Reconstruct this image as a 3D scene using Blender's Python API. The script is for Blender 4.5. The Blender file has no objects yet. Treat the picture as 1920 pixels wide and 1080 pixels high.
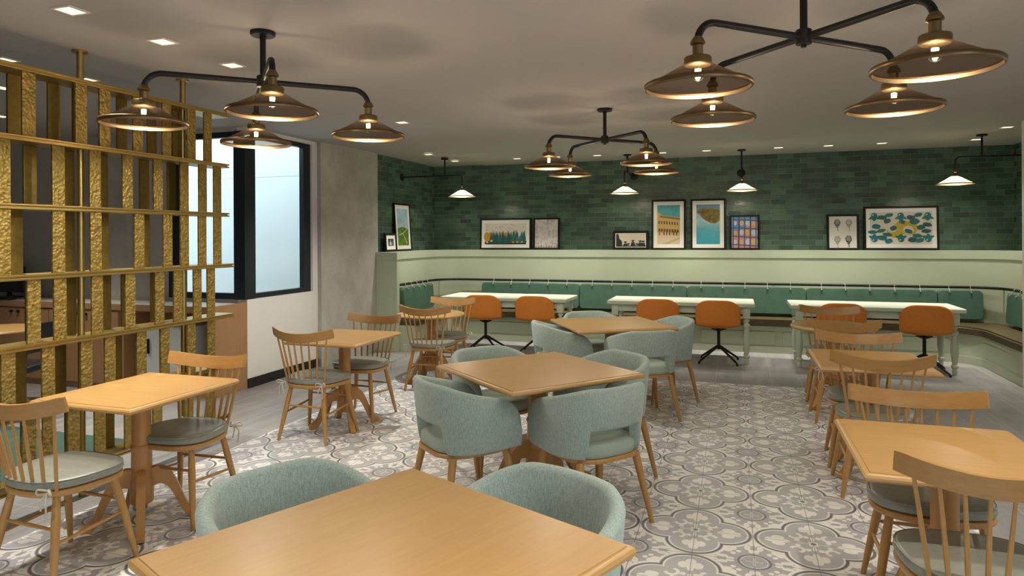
import bpy, bmesh, math, random
from mathutils import Vector, Matrix
random.seed(7)
PI = math.pi
S = bpy.context.scene
COL = S.collection

# ------------------------------------------------------------------ camera
cam = bpy.data.objects.new('camera', bpy.data.cameras.new('camera'))
COL.objects.link(cam)
cam.data.sensor_width = 36.0
cam.data.lens = 1272.0 / 1920.0 * 36.0
cam.data.shift_y = -(540 - 443.7) / 1920.0
cam.data.clip_start = 0.05
cam.matrix_world = (Matrix.Translation((0, 0, 1.58)) @ Matrix.Rotation(0.3175, 4, 'Z')
                    @ Matrix.Rotation(PI / 2, 4, 'X') @ Matrix.Rotation(-0.005, 4, 'Z'))
S.camera = cam

# ------------------------------------------------------------------ world / exposure
W = bpy.data.worlds.new('daylight'); S.world = W; W.use_nodes = True
bg = W.node_tree.nodes['Background']
bg.inputs['Color'].default_value = (0.78, 0.90, 1.0, 1)
bg.inputs['Strength'].default_value = 3.8
S.view_settings.view_transform = 'Standard'
S.view_settings.look = 'None'
S.view_settings.gamma = 1.0
S.view_settings.use_curve_mapping = False
S.view_settings.exposure = 0.13
try:
    S.cycles.use_denoising = True
    S.cycles.sample_clamp_indirect = 4.0
    S.cycles.max_bounces = 8
    S.cycles.transparent_max_bounces = 16
    S.cycles.caustics_reflective = False
    S.cycles.caustics_refractive = False
except Exception:
    pass
DOWN_W = 125.0       # one recessed downlight
BULB_W = 14.0        # one pendant bulb
WALLBULB_W = 13.0
CEIL = 2.735
WARM = (1.0, 0.93, 0.81)
BULBC = (1.0, 0.87, 0.70)

# ------------------------------------------------------------------ shader helpers
class N:
    """small expression wrapper over math nodes"""
    def __init__(s, t, sock): s.t = t; s.s = sock
    def op(s, kind, *a, clamp=False):
        n = s.t.nodes.new('ShaderNodeMath'); n.operation = kind; n.use_clamp = clamp
        for i, v in enumerate((s,) + a):
            if isinstance(v, N): s.t.links.new(v.s, n.inputs[i])
            else: n.inputs[i].default_value = v
        return N(s.t, n.outputs[0])
    def __add__(s, o): return s.op('ADD', o)
    def __sub__(s, o): return s.op('SUBTRACT', o)
    def __mul__(s, o): return s.op('MULTIPLY', o)
    def abs(s): return s.op('ABSOLUTE')
    def lt(s, v): return s.op('LESS_THAN', v)
    def gt(s, v): return s.op('GREATER_THAN', v)
    def max(s, o): return s.op('MAXIMUM', o)
    def min(s, o): return s.op('MINIMUM', o)
    def sq(s): return s.op('POWER', 2.0)
    def sqrt(s): return s.op('SQRT')
    def step(s, a, b):
        n = s.t.nodes.new('ShaderNodeMapRange'); n.interpolation_type = 'SMOOTHSTEP'
        s.t.links.new(s.s, n.inputs[0]); n.inputs[1].default_value = a; n.inputs[2].default_value = b
        return N(s.t, n.outputs[0])

def mat(name, color=(.5, .5, .5), rough=.5, metal=0.0, spec=.5, coat=0.0, emit=None, estr=0.0):
    m = bpy.data.materials.new(name); m.use_nodes = True
    b = m.node_tree.nodes['Principled BSDF']
    b.inputs['Base Color'].default_value = (*color, 1)
    b.inputs['Roughness'].default_value = rough
    b.inputs['Metallic'].default_value = metal
    b.inputs['Specular IOR Level'].default_value = spec
    b.inputs['Coat Weight'].default_value = coat
    if emit:
        b.inputs['Emission Color'].default_value = (*emit, 1)
        b.inputs['Emission Strength'].default_value = estr
    return m
def bs(m): return m.node_tree.nodes['Principled BSDF']
def ocoord(m, scale=(1, 1, 1), which='Object'):
    t = m.node_tree
    c = t.nodes.new('ShaderNodeTexCoord'); p = t.nodes.new('ShaderNodeMapping')
    p.inputs['Scale'].default_value = scale
    t.links.new(c.outputs[which], p.inputs[0]); return p.outputs[0]
def noise(m, vec, scale, detail=3, rough=.5):
    n = m.node_tree.nodes.new('ShaderNodeTexNoise')
    n.inputs['Scale'].default_value = scale; n.inputs['Detail'].default_value = detail
    n.inputs['Roughness'].default_value = rough
    m.node_tree.links.new(vec, n.inputs['Vector']); return n.outputs['Fac']
def ramp(m, fac, stops):
    r = m.node_tree.nodes.new('ShaderNodeValToRGB')
    e = r.color_ramp.elements
    e[0].position, e[0].color = stops[0][0], (*stops[0][1], 1)
    e[1].position, e[1].color = stops[-1][0], (*stops[-1][1], 1)
    for p, c in stops[1:-1]:
        k = e.new(p); k.color = (*c, 1)
    m.node_tree.links.new(fac, r.inputs[0]); return r.outputs[0]
def mixc(m, fac, a, b):
    n = m.node_tree.nodes.new('ShaderNodeMix'); n.data_type = 'RGBA'
    for i, v in ((6, a), (7, b)):
        if isinstance(v, tuple): n.inputs[i].default_value = (*v, 1)
        else: m.node_tree.links.new(v, n.inputs[i])
    if isinstance(fac, (int, float)): n.inputs[0].default_value = fac
    else: m.node_tree.links.new(fac.s if isinstance(fac, N) else fac, n.inputs[0])
    return n.outputs[2]
def setc(m, sock): m.node_tree.links.new(sock, bs(m).inputs['Base Color'])
def bump(m, h, strength=.2, dist=.01):
    n = m.node_tree.nodes.new('ShaderNodeBump')
    n.inputs['Strength'].default_value = strength; n.inputs['Distance'].default_value = dist
    m.node_tree.links.new(h.s if isinstance(h, N) else h, n.inputs['Height'])
    m.node_tree.links.new(n.outputs[0], bs(m).inputs['Normal'])
def mottled(name, a, b, scale=6, rough=.6, bstr=0, stretch=(1, 1, 1), detail=4, **k):
    m = mat(name, a, rough, **k)
    v = ocoord(m, stretch); f = noise(m, v, scale, detail)
    setc(m, ramp(m, f, [(.3, a), (.7, b)]))
    if bstr: bump(m, f, bstr, .004)
    return m

def wood(name, a, b, stretch, rough=.38, coat=.15):
    m = mat(name, a, rough, coat=coat)
    bs(m).inputs['Coat Roughness'].default_value = .25
    v = ocoord(m, stretch)
    f = noise(m, v, 6, 6, .6); g = noise(m, ocoord(m), 2.5, 2)
    c1 = ramp(m, f, [(.3, a), (.55, tuple((x + y) / 2 for x, y in zip(a, b))), (.75, b)])
    setc(m, mixc(m, N(m.node_tree, g).step(.3, .8) * .35, c1, tuple(x * .82 for x in a)))
    return m

M = {}
M['tabletop'] = wood('honey_wood_top', (.50, .295, .108), (.435, .25, .086), (1, 9, 9))
M['table_wood'] = wood('honey_wood', (.50, .26, .085), (.42, .205, .063), (9, 9, 1.2))
M['chair_wood'] = wood('chair_oak', (.46, .255, .080), (.375, .19, .054), (8, 8, 1.2))
M['comb_wood'] = wood('chair_oak_comb', (.44, .24, .075), (.35, .175, .050), (1.2, 8, 9))
M['vinyl'] = mottled('grey_green_vinyl', (.215, .225, .195), (.25, .26, .225), 40, .33)
M['tie'] = mat('pale_tie_fabric', (.50, .48, .42), .8)
def fabric():
    m = mat('sage_tweed', (.22, .30, .27), .95, spec=.15)
    v = ocoord(m); f = noise(m, v, 240, 2); f2 = noise(m, ocoord(m, (1, 1, .25)), 160, 2)
    s = N(m.node_tree, f) * .5 + N(m.node_tree, f2) * .5
    setc(m, ramp(m, s.s, [(.32, (.245, .315, .285)), (.5, (.34, .42, .385)), (.68, (.44, .52, .48))]))
    bump(m, s, .35, .002); bs(m).inputs['Sheen Weight'].default_value = .25
    return m
M['tweed'] = fabric()
M['pad'] = mottled('pale_sage_pad', (.36, .43, .37), (.33, .40, .34), 60, .7)
M['orange'] = mottled('orange_upholstery', (.74, .25, .032), (.65, .205, .024), 90, .6, .06)
M['black'] = mat('black_metal', (.009, .0085, .0085), .5, spec=.3)
M['black_frame'] = mat('black_frame', (.008, .0075, .007), .55, spec=.25)
M['brass'] = mat('aged_brass', (.22, .155, .075), .4, metal=1)
M['rim'] = mat('bronze_rim', (.19, .125, .065), .4, metal=1)
M['white_paint'] = mottled('pale_sage_paint', (.53, .595, .48), (.50, .565, .45), 3, .45)
M['sage'] = mottled('sage_panel_paint', (.47, .52, .385), (.44, .49, .36), 3, .5)
M['leather'] = mottled('olive_brown_leather', (.085, .063, .026), (.066, .048, .019), 25, .45, .08)
M['green_leather'] = mottled('green_leather', (.075, .16, .112), (.058, .13, .092), 12, .42, .1)
M['strap'] = mat('steel_buckle', (.42, .44, .38), .4, metal=.6)
M['dark_strap'] = mat('strap_leather', (.10, .16, .12), .6)
M['white_wall'] = mottled('white_plaster', (.82, .81, .79), (.79, .78, .76), 3, .85)
M['grey_wall'] = mottled('grey_plaster', (.46, .44, .41), (.43, .41, .38), 3, .85)
M['ceiling'] = mottled('warm_ceiling_paint', (.41, .39, .37), (.395, .375, .355), 2, .9)
M['navy'] = mat('dark_window_frame', (.008, .014, .022), .35)
M['baseboard'] = mat('black_baseboard', (.012, .012, .014), .5)
M['exterior'] = mottled('pale_exterior_panel', (.60, .63, .615), (.57, .605, .595), 1.5, .8)
M['exterior_line'] = mat('exterior_joint', (.5, .56, .56), .8)
M['cab_wood'] = wood('cabinet_veneer', (.42, .235, .115), (.36, .19, .09), (8, 8, .8), .5)
M['cab_top'] = mat('pale_counter', (.62, .60, .56), .35)
M['cab_dark'] = mat('dark_recess', (.02, .018, .016), .6)
M['appliance'] = mat('white_appliance', (.6, .62, .62), .4)
M['screen_device'] = mat('black_plastic', (.012, .013, .016), .3)
M['rug'] = mottled('teal_rug', (.022, .055, .042), (.04, .085, .065), 6, .9, stretch=(1, .4, 1))
M['paper'] = mat('white_mat_board', (.88, .87, .83), .7)
M['tag'] = mat('white_label', (.75, .74, .72), .7)
M['glow'] = mat('bulb_filament', (1, .7, .4), .5, emit=(1.0, .66, .30), estr=55)
M['lens'] = mat('downlight_lens', (.9, .85, .7), .5, emit=(1.0, .84, .58), estr=1.25)
M['downtrim'] = mat('downlight_trim', (.70, .66, .56), .6)
def concrete():
    m = mat('raw_concrete', (.4, .4, .38), .85)
    v = ocoord(m); f = noise(m, v, 2.2, 8, .65); g = noise(m, ocoord(m, (1, 1, .5)), 7, 5)
    c = ramp(m, f, [(.3, (.36, .345, .31)), (.5, (.46, .445, .405)), (.72, (.57, .555, .51))])
    setc(m, mixc(m, N(m.node_tree, g).step(.5, .75) * .45, c, (.33, .315, .285)))
    bump(m, f, .25, .01); return m
M['concrete'] = concrete()
def hammered(name, a, b, bst):
    m = mat(name, a, .5, metal=.72)
    v = ocoord(m); n = m.node_tree.nodes.new('ShaderNodeTexVoronoi'); n.inputs['Scale'].default_value = 55
    m.node_tree.links.new(v, n.inputs['Vector'])
    f = noise(m, v, 30, 4)
    s = N(m.node_tree, n.outputs['Distance']) + N(m.node_tree, f)
    setc(m, ramp(m, f, [(.35, a), (.65, b)]))
    bump(m, s, bst, .006); return m
M['hammered'] = hammered('hammered_brass', (.36, .255, .072), (.25, .175, .045), .9)
M['flat_brass'] = hammered('shaded_brass', (.22, .155, .036), (.18, .125, .028), .08)  # smooth back slats, colour darkened to stand in for shade behind the front row
M['shelf_brass'] = mat('brushed_brass', (.42, .305, .105), .38, metal=1)
def glass_shade(name, tint, gl):
    m = bpy.data.materials.new(name); m.use_nodes = True
    t = m.node_tree; t.nodes.clear()
    o = t.nodes.new('ShaderNodeOutputMaterial'); mx = t.nodes.new('ShaderNodeMixShader')
    tr = t.nodes.new('ShaderNodeBsdfTransparent'); g = t.nodes.new('ShaderNodeBsdfGlossy')
    fr = t.nodes.new('ShaderNodeFresnel'); 
    ge = t.nodes.new('ShaderNodeNewGeometry'); mr = t.nodes.new('ShaderNodeMapRange')
    t.links.new(ge.outputs['Backfacing'], mr.inputs[0]); mr.inputs[3].default_value = 1.5; mr.inputs[4].default_value = 1 / 1.5
    t.links.new(mr.outputs[0], fr.inputs[0])
    tr.inputs[0].default_value = (*tint, 1); g.inputs[0].default_value = (*gl, 1); g.inputs[1].default_value = .12
    t.links.new(fr.outputs[0], mx.inputs[0]); t.links.new(tr.outputs[0], mx.inputs[1]); t.links.new(g.outputs[0], mx.inputs[2])
    t.links.new(mx.outputs[0], o.inputs[0]); return m
M['smoke'] = glass_shade('smoked_glass', (.47, .40, .345), (.26, .21, .17))
def warm_smoke():      # a little of the bulb's light scatters in the ribbed glass
    t = M['smoke'].node_tree; o = [n for n in t.nodes if n.type == 'OUTPUT_MATERIAL'][0]; top = o.inputs[0].links[0].from_node
    tl = t.nodes.new('ShaderNodeBsdfTranslucent'); tl.inputs[0].default_value = (.50, .34, .19, 1)
    mx = t.nodes.new('ShaderNodeMixShader'); mx.inputs[0].default_value = .010
    t.links.new(top.outputs[0], mx.inputs[1]); t.links.new(tl.outputs[0], mx.inputs[2]); t.links.new(mx.outputs[0], o.inputs[0])
warm_smoke()
M['pane'] = glass_shade('window_pane', (.93, .97, .97), (1, 1, 1))
def milk():
    m = mat('prismatic_glass', (.85, .80, .68), .25)
    bs(m).inputs['Transmission Weight'].default_value = 0.0
    t = m.node_tree; o = t.nodes['Material Output']
    tl = t.nodes.new('ShaderNodeBsdfTranslucent'); tl.inputs[0].default_value = (.85, .74, .55, 1)
    mx = t.nodes.new('ShaderNodeMixShader'); mx.inputs[0].default_value = .6
    t.links.new(bs(m).outputs[0], mx.inputs[1]); t.links.new(tl.outputs[0], mx.inputs[2]); t.links.new(mx.outputs[0], o.inputs[0])
    return m
M['milk'] = milk()

def tile_wall(name, axis):
    m = mat(name, (.03, .07, .055), .22, spec=.42)
    t = m.node_tree
    c = t.nodes.new('ShaderNodeTexCoord'); sp = t.nodes.new('ShaderNodeSeparateXYZ'); cb = t.nodes.new('ShaderNodeCombineXYZ')
    t.links.new(c.outputs['Object'], sp.inputs[0])
    t.links.new(sp.outputs[axis], cb.inputs[0]); t.links.new(sp.outputs[2], cb.inputs[1])
    br = t.nodes.new('ShaderNodeTexBrick')
    t.links.new(cb.outputs[0], br.inputs['Vector'])
    for k, v in {'Scale': 1.0, 'Brick Width': .195, 'Row Height': .072, 'Mortar Size': .003, 'Mortar Smooth': .3, 'Bias': 0.0}.items():
        br.inputs[k].default_value = v
    br.inputs['Color1'].default_value = (.042, .076, .058, 1)
    br.inputs['Color2'].default_value = (.112, .20, .132, 1)
    br.inputs['Mortar'].default_value = (.21, .26, .20, 1)
    n1 = noise(m, cb.outputs[0], 9, 4); n2 = noise(m, cb.outputs[0], 1.1, 2)
    c1 = mixc(m, N(t, n1).step(.35, .7) * .35, br.outputs['Color'], (.052, .112, .076))
    c2 = mixc(m, N(t, n2).step(.4, .65) * .4, c1, (.054, .074, .064))
    setc(m, c2)
    h = N(t, n1) * .8 + N(t, noise(m, cb.outputs[0], 28, 3)) * .35 - N(t, br.outputs['Fac']) * .6
    bump(m, h, .5, .012)
    return m
M['tile_back'] = tile_wall('green_glazed_tile', 0)
M['tile_side'] = tile_wall('green_glazed_tile_side', 1)

def floor_material():
    m = mat('tiled_floor', (.4, .4, .4), .38, spec=.45)
    t = m.node_tree
    c = t.nodes.new('ShaderNodeTexCoord'); sp = t.nodes.new('ShaderNodeSeparateXYZ')
    t.links.new(c.outputs['Object'], sp.inputs[0])
    X, Y = N(t, sp.outputs[0]), N(t, sp.outputs[1])
    P = .583
    # --- quatrefoil cells centred on (0.082 + P/2, 3.48 + P/2)
    qx = (X - (.082 + P / 2 - P / 2 + 100 * -P)).op('MODULO', P) - P / 2
    qy = (Y - (3.48 + 100 * -P)).op('MODULO', P) - P / 2
    ax, ay = qx.abs(), qy.abs()
    u, v = ax.max(ay), ax.min(ay)
    def disc(x0, y0, r, kx=1.0, ky=1.0):
        return (((u - x0) * kx).sq() + ((v - y0) * ky).sq()).sqrt() - r
    lobe = disc(.142, 0, .137)
    def band(s, a, b): return s.gt(a).min(s.lt(b))
    dark = band(lobe, -.006, .006)
    white = band(lobe, .010, .026).max(band(lobe, -.017, -.009))
    # clover in each lobe
    cl = disc(.205, 0, .030, 1, 1.15).min(disc(.168, .036, .026, .8, 1.1)).min(disc(.15, 0, .022, .55, 1.2))
    white = white.max(cl.lt(0))
    scroll = (disc(.082, .082, .030).abs() - .009).max((u + v) - .185).min(disc(.075, .03, .014)).min(disc(.062, .0, .012, .6, 1.3))
    white = white.max(scroll.lt(0).min(lobe.lt(-.01)))
    white = white.max((u.lt(.05)).min(v.lt(.006))).max(disc(0, 0, .020).lt(0))
    inside = lobe.lt(.010)
    # --- circle cells centred at the corners between four quatrefoils
    cx = (X - (.082 - P / 2 + 100 * -P)).op('MODULO', P) - P / 2
    cy = (Y - (3.48 - P / 2 + 100 * -P)).op('MODULO', P) - P / 2
    bx, by = cx.abs(), cy.abs()
    rr = (bx.sq() + by.sq()).sqrt()
    dark2 = band(rr, .070, .079)
    p, q = bx.max(by), bx.min(by)
    w2 = q.lt(.005).min(p.lt(.042)).max(band(rr, .060, .064))
    def disc2(x0, y0, r, kx=1.0, ky=1.0):
        return (((p - x0) * kx).sq() + ((q - y0) * ky).sq()).sqrt() - r
    out = disc2(.125, .105, .024, 1, 1).min(disc2(.098, .072, .013)).min(disc2(.150, .03, .020, .7, 1.3)).min(disc2(.112, .012, .014, .7, 1)).min(disc2(.205, .012, .016, .45, 1.3))
    w2 = w2.max(out.lt(0))
    white = white.max(w2.min(lobe.gt(.010)))
    white = white.min(rr.gt(.079).max(w2))
    mid_in, mid_out, cream, darkc = (.475, .475, .50), (.445, .44, .48), (.84, .825, .80), (.16, .16, .175)
    n = noise(m, ocoord(m), 5, 4)
    col = mixc(m, inside, mid_out, mid_in)
    col = mixc(m, white, col, cream)
    col = mixc(m, dark.max(dark2), col, darkc)
    # thin joints every half cell
    jx = ((X - (.082 + 100 * -P)).op('MODULO', P / 2) - P / 4).abs()
    jy = ((Y - (3.48 + 100 * -P)).op('MODULO', P / 2) - P / 4).abs()
    joint = jx.max(jy).gt(P / 4 - .0021)
    col = mixc(m, joint * .75, col, (.22, .20, .175))
    col = mixc(m, N(t, n).step(.45, .8) * .22, col, (.27, .255, .25))
    # --- plain grey tiles
    gx = ((X - (.082 + 100 * -P)).op('MODULO', .2915) - .14575).abs()
    gy = ((Y - (.0 + 100 * -P)).op('MODULO', .583) - .2915).abs()
    gj = gx.gt(.1430).max(gy.gt(.2885))
    g1 = noise(m, ocoord(m, (1, .16, 1)), 9, 5)
    gcol = ramp(m, g1, [(.3, (.225, .222, .222)), (.7, (.315, .31, .307))])
    gcol = mixc(m, gj * .9, gcol, (.46, .435, .41))
    inpat = X.gt(-3.605).min(X.lt(1.248)).min(Y.lt(7.605))
    setc(m, mixc(m, inpat, gcol, col))
    r = N(t, noise(m, ocoord(m), 3, 3)) * .25 + .27
    t.links.new(r.s, bs(m).inputs['Roughness'])
    return m
M['floor'] = floor_material()

# ------------------------------------------------------------------ mesh helpers
def BM(): return bmesh.new()
def obj(name, bm, m, parent=None, smooth=35, kind=None, recalc=True):
    if recalc: bmesh.ops.recalc_face_normals(bm, faces=bm.faces)
    me = bpy.data.meshes.new(name); bm.to_mesh(me); bm.free()
    for k in (m if isinstance(m, (list, tuple)) else [m]): me.materials.append(k)
    if smooth:
        me.shade_smooth(); me.set_sharp_from_angle(angle=math.radians(smooth))
    o = bpy.data.objects.new(name, me); COL.objects.link(o)
    if parent: o.parent = parent
    if kind: o['kind'] = kind
    return o
def tag(o, label, cat, group=None):
    o['label'] = label; o['category'] = cat
    if group: o['group'] = group
    return o
def thing(name, label, cat, loc=(0, 0, 0), rz=0, group=None):
    o = bpy.data.objects.new(name, None); COL.objects.link(o)
    o.empty_display_size = .1
    o.location = loc; o.rotation_euler = (0, 0, rz)
    return tag(o, label, cat, group)
def struct(name, bm, m, smooth=0): return obj(name, bm, m, None, smooth, 'structure')
def dup(root, loc, rz=0, label=None, group=None):
    r = root.copy(); COL.objects.link(r); r.location = loc; r.rotation_euler = (0, 0, rz)
    if label: r['label'] = label
    if group: r['group'] = group
    for ch in list(root.children):
        c = ch.copy(); COL.objects.link(c); c.parent = r
        for g in list(ch.children):
            d = g.copy(); COL.objects.link(d); d.parent = c
    return r
def box(bm, lo, hi, bev=0.0, mi=0):
    vs = [bm.verts.new((x, y, z)) for x in (lo[0], hi[0]) for y in (lo[1], hi[1]) for z in (lo[2], hi[2])]
    fs = [bm.faces.new([vs[i] for i in f]) for f in ((0, 1, 3, 2), (4, 6, 7, 5), (0, 4, 5, 1), (2, 3, 7, 6), (0, 2, 6, 4), (1, 5, 7, 3))]
    for f in fs: f.material_index = mi
    if bev:
        es = list({e for f in fs for e in f.edges})
        bmesh.ops.bevel(bm, geom=es, offset=bev, segments=2, affect='EDGES', profile=.6)
def tube(bm, pts, r, seg=10, caps=True):
    pts = [Vector(p) for p in pts]
    rs = r if isinstance(r, (list, tuple)) else [r] * len(pts)
    d0 = (pts[1] - pts[0]).normalized()
    ref = Vector((0, 0, 1)) if abs(d0.z) < .9 else Vector((1, 0, 0))
    nrm = (ref - d0 * ref.dot(d0)).normalized()
    rings = []
    for i, p in enumerate(pts):
        a = pts[max(i - 1, 0)]; b = pts[min(i + 1, len(pts) - 1)]
        d = (b - a).normalized()
        nrm = (nrm - d * nrm.dot(d)).normalized(); bn = d.cross(nrm)
        rings.append([bm.verts.new(p + (nrm * math.cos(t) + bn * math.sin(t)) * rs[i]) for t in [2 * PI * k / seg for k in range(seg)]])
    for A, B in zip(rings, rings[1:]):
        for k in range(seg): bm.faces.new((A[k], A[(k + 1) % seg], B[(k + 1) % seg], B[k]))
    if caps:
        bm.faces.new(rings[0]); bm.faces.new(rings[-1])
def lathe(bm, prof, seg=24, c=(0, 0, 0), caps=True):
    rings = []
    for r, z in prof:
        if r < 1e-5: rings.append([bm.verts.new((c[0], c[1], c[2] + z))])
        else: rings.append([bm.verts.new((c[0] + r * math.cos(2 * PI * k / seg), c[1] + r * math.sin(2 * PI * k / seg), c[2] + z)) for k in range(seg)])
    for A, B in zip(rings, rings[1:]):
        for k in range(seg):
            j = (k + 1) % seg
            if len(A) == 1 and len(B) == 1: continue
            if len(A) == 1: bm.faces.new((A[0], B[j], B[k]))
            elif len(B) == 1: bm.faces.new((A[k], A[j], B[0]))
            else: bm.faces.new((A[k], A[j], B[j], B[k]))
    if caps:
        if len(rings[0]) > 1: bm.faces.new(rings[0])
        if len(rings[-1]) > 1: bm.faces.new(rings[-1])
def loft(bm, loops, closed=True, caps=True):
    R = [[bm.verts.new(p) for p in L] for L in loops]
    n = len(R[0])
    for A, B in zip(R, R[1:]):
        for k in range(n if closed else n - 1):
            j = (k + 1) % n
            bm.faces.new((A[k], A[j], B[j], B[k]))
    if caps: bm.faces.new(R[0]); bm.faces.new(R[-1])
    return R
def rrect(w, d, r, z, inset=0, seg=5):
    """rounded rectangle loop"""
    w, d = w / 2 - inset, d / 2 - inset; r = max(r - inset * .3, .004); pts = []
    for cx, cy, a0 in ((w - r, d - r, 0), (-w + r, d - r, PI / 2), (-w + r, -d + r, PI), (w - r, -d + r, 1.5 * PI)):
        for k in range(seg + 1):
            a = a0 + PI / 2 * k / seg
            pts.append((cx + r * math.cos(a), cy + r * math.sin(a), z))
    return pts
def ring(r, z, seg=48): return [(r * math.cos(2 * PI * k / seg), r * math.sin(2 * PI * k / seg), z) for k in range(seg)]
def prism(bm, poly, fn, t):
    """poly 2d, fn(x, y, side) -> 3d, side -t/2 .. t/2"""
    A = [bm.verts.new(fn(x, y, -t / 2)) for x, y in poly]; B = [bm.verts.new(fn(x, y, t / 2)) for x, y in poly]
    n = len(poly)
    for k in range(n): bm.faces.new((A[k], A[(k + 1) % n], B[(k + 1) % n], B[k]))
    bm.faces.new(A); bm.faces.new(B)
def spline(pts, n=6):
    out = []
    P = [Vector(p) for p in pts]; P = [2 * P[0] - P[1]] + P + [2 * P[-1] - P[-2]]
    for i in range(1, len(P) - 2):
        for k in range(n):
            t = k / n
            a, b, c, d = P[i - 1], P[i], P[i + 1], P[i + 2]
            out.append(.5 * ((2 * b) + (c - a) * t + (2 * a - 5 * b + 4 * c - d) * t * t + (3 * b - a - 3 * c + d) * t ** 3))
    out.append(P[-2]); return out
def light(name, kind, loc, power, color, parent=None, **k):
    d = bpy.data.lights.new(name, kind); d.energy = power; d.color = color
    for a, v in k.items(): setattr(d, a, v)
    o = bpy.data.objects.new(name, d); COL.objects.link(o); o.location = loc
    if parent: o.parent = parent
    return o

# ------------------------------------------------------------------ the setting
TILE_Y, TILE_L, TILE_R = 10.33, -4.75, 3.42
def wall(name, lo, hi, m): b = BM(); box(b, lo, hi); return struct(name, b, m)
b = BM(); box(b, (-9.2, -3.2, -.1), (3.6, 10.5, 0)); struct('floor', b, M['floor'])
b = BM()
box(b, (-3.84, -3.2, CEIL), (3.6, 10.5, CEIL + .1)); box(b, (-9.2, -3.2, CEIL + .012), (-3.84, 5.98, CEIL + .112))
box(b, (-4.99, 5.98, CEIL + .012), (-3.84, 10.5, CEIL + .112))
struct('ceiling', b, M['ceiling'])
wall('wall_back', (TILE_L - .1, TILE_Y, 0), (TILE_R + .1, TILE_Y + .1, CEIL + .05), M['tile_back'])
wall('wall_left_tiled', (TILE_L - .1, 8.43, 0), (TILE_L, TILE_Y, CEIL + .05), M['tile_side'])
wall('wall_right_tiled', (TILE_R, 8.25, 0), (TILE_R + .1, TILE_Y, CEIL + .05), M['tile_side'])
b = BM()      # right hand wall with an added, unseen window for fill behind the camera
box(b, (2.80, .6, 0), (3.52, 8.25, CEIL)); box(b, (2.80, -3.1, 0), (3.02, .6, .3)); box(b, (2.80, -3.1, 2.55), (3.02, .6, CEIL)); box(b, (2.80, -3.1, .3), (3.02, -2.9, 2.55))
struct('wall_right', b, M['white_wall'])
b = BM()
for lo, hi in (((2.93, -2.9, .3), (2.99, -2.84, 2.55)), ((2.93, .54, .3), (2.99, .6, 2.55)), ((2.93, -1.18, .3), (2.99, -1.12, 2.55)), ((2.93, -2.84, .3), (2.99, .54, .36)), ((2.93, -2.84, 2.49), (2.99, .54, 2.55))): box(b, lo, hi)
w = obj('added_fill_window', b, M['navy'], None, 0, 'structure')
b = BM(); box(b, (2.958, -2.84, .36), (2.962, .54, 2.49)); obj('pane', b, M['pane'], w, 0)
wall('wall_front', (-9.2, -3.2, 0), (3.6, -3.1, CEIL + .012), M['white_wall'])
wall('wall_far_left', (-9.2, -3.1, 0), (-9.1, 6.0, CEIL + .012), M['grey_wall'])
b = BM()      # white wall with the right window
box(b, (-4.99, 5.9, 0), (-4.87, 7.6, .93)); box(b, (-4.99, 7.07, .93), (-4.87, 7.6, CEIL + .02)); box(b, (-4.99, 5.9, 2.71), (-4.87, 7.07, CEIL + .02))
struct('wall_left', b, M['white_wall'])
b = BM()      # wall behind the counter with the left window
box(b, (-9.1, 5.9, 0), (-4.99, 6.0, .93)); box(b, (-9.1, 5.9, .93), (-5.92, 6.0, CEIL + .02)); box(b, (-5.92, 5.9, 2.71), (-4.99, 6.0, CEIL + .02))
struct('wall_counter', b, M['grey_wall'])
b = BM()
prism(b, [(-5.0, 7.22), (-4.80, 7.14), (-4.72, 7.78), (-4.745, 8.43), (-5.0, 8.43)], lambda x, y, s: (x, y, (CEIL + .02) / 2 + s), CEIL + .02)
struct('wall_column', b, M['concrete'])
b = BM(); box(b, (-6.76, 5.825, 0), (-6.42, 5.9, CEIL + .012)); struct('wall_column_small', b, M['concrete'])
b = BM(); box(b, (-4.87, 5.9, 0), (-4.855, 7.16, .1)); struct('baseboard_left', b, M['baseboard'])
# windows: frame > pane
b = BM()
for lo, hi in (((-4.96, 5.9, .93), (-4.88, 6.05, 2.71)), ((-4.96, 6.93, .93), (-4.90, 7.07, 2.71)), ((-4.96, 6.05, .93), (-4.90, 6.93, .985)), ((-4.96, 6.05, 2.655), (-4.90, 6.93, 2.71))):
    box(b, lo, hi, .004)
w = obj('window_1', b, M['navy'], None, 0, 'structure')
b = BM(); box(b, (-4.935, 6.05, .985), (-4.93, 6.93, 2.655)); obj('pane', b, M['pane'], w, 0)
b = BM()
for lo, hi in (((-5.02, 5.88, .93), (-4.88, 5.9, 2.71)), ((-5.04, 5.9, .93), (-4.96, 5.96, 2.71)), ((-5.92, 5.91, .93), (-5.72, 5.97, 2.71)), ((-5.72, 5.91, .93), (-5.04, 5.97, .995)), ((-5.72, 5.91, 2.65), (-5.04, 5.97, 2.71))):
    box(b, lo, hi, .004)
w = obj('window_2', b, M['navy'], None, 0, 'structure')
b = BM(); box(b, (-5.72, 5.935, .995), (-5.04, 5.94, 2.65)); obj('pane', b, M['pane'], w, 0)
b = BM(); box(b, (-12, 8.3, -.5), (-5.0, 8.4, 3.15))
box(b, (-12, 8.296, 2.47), (-5.0, 8.30, 2.478), mi=1)
struct('wall_exterior', b, [M['exterior'], M['exterior_line']])

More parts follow.
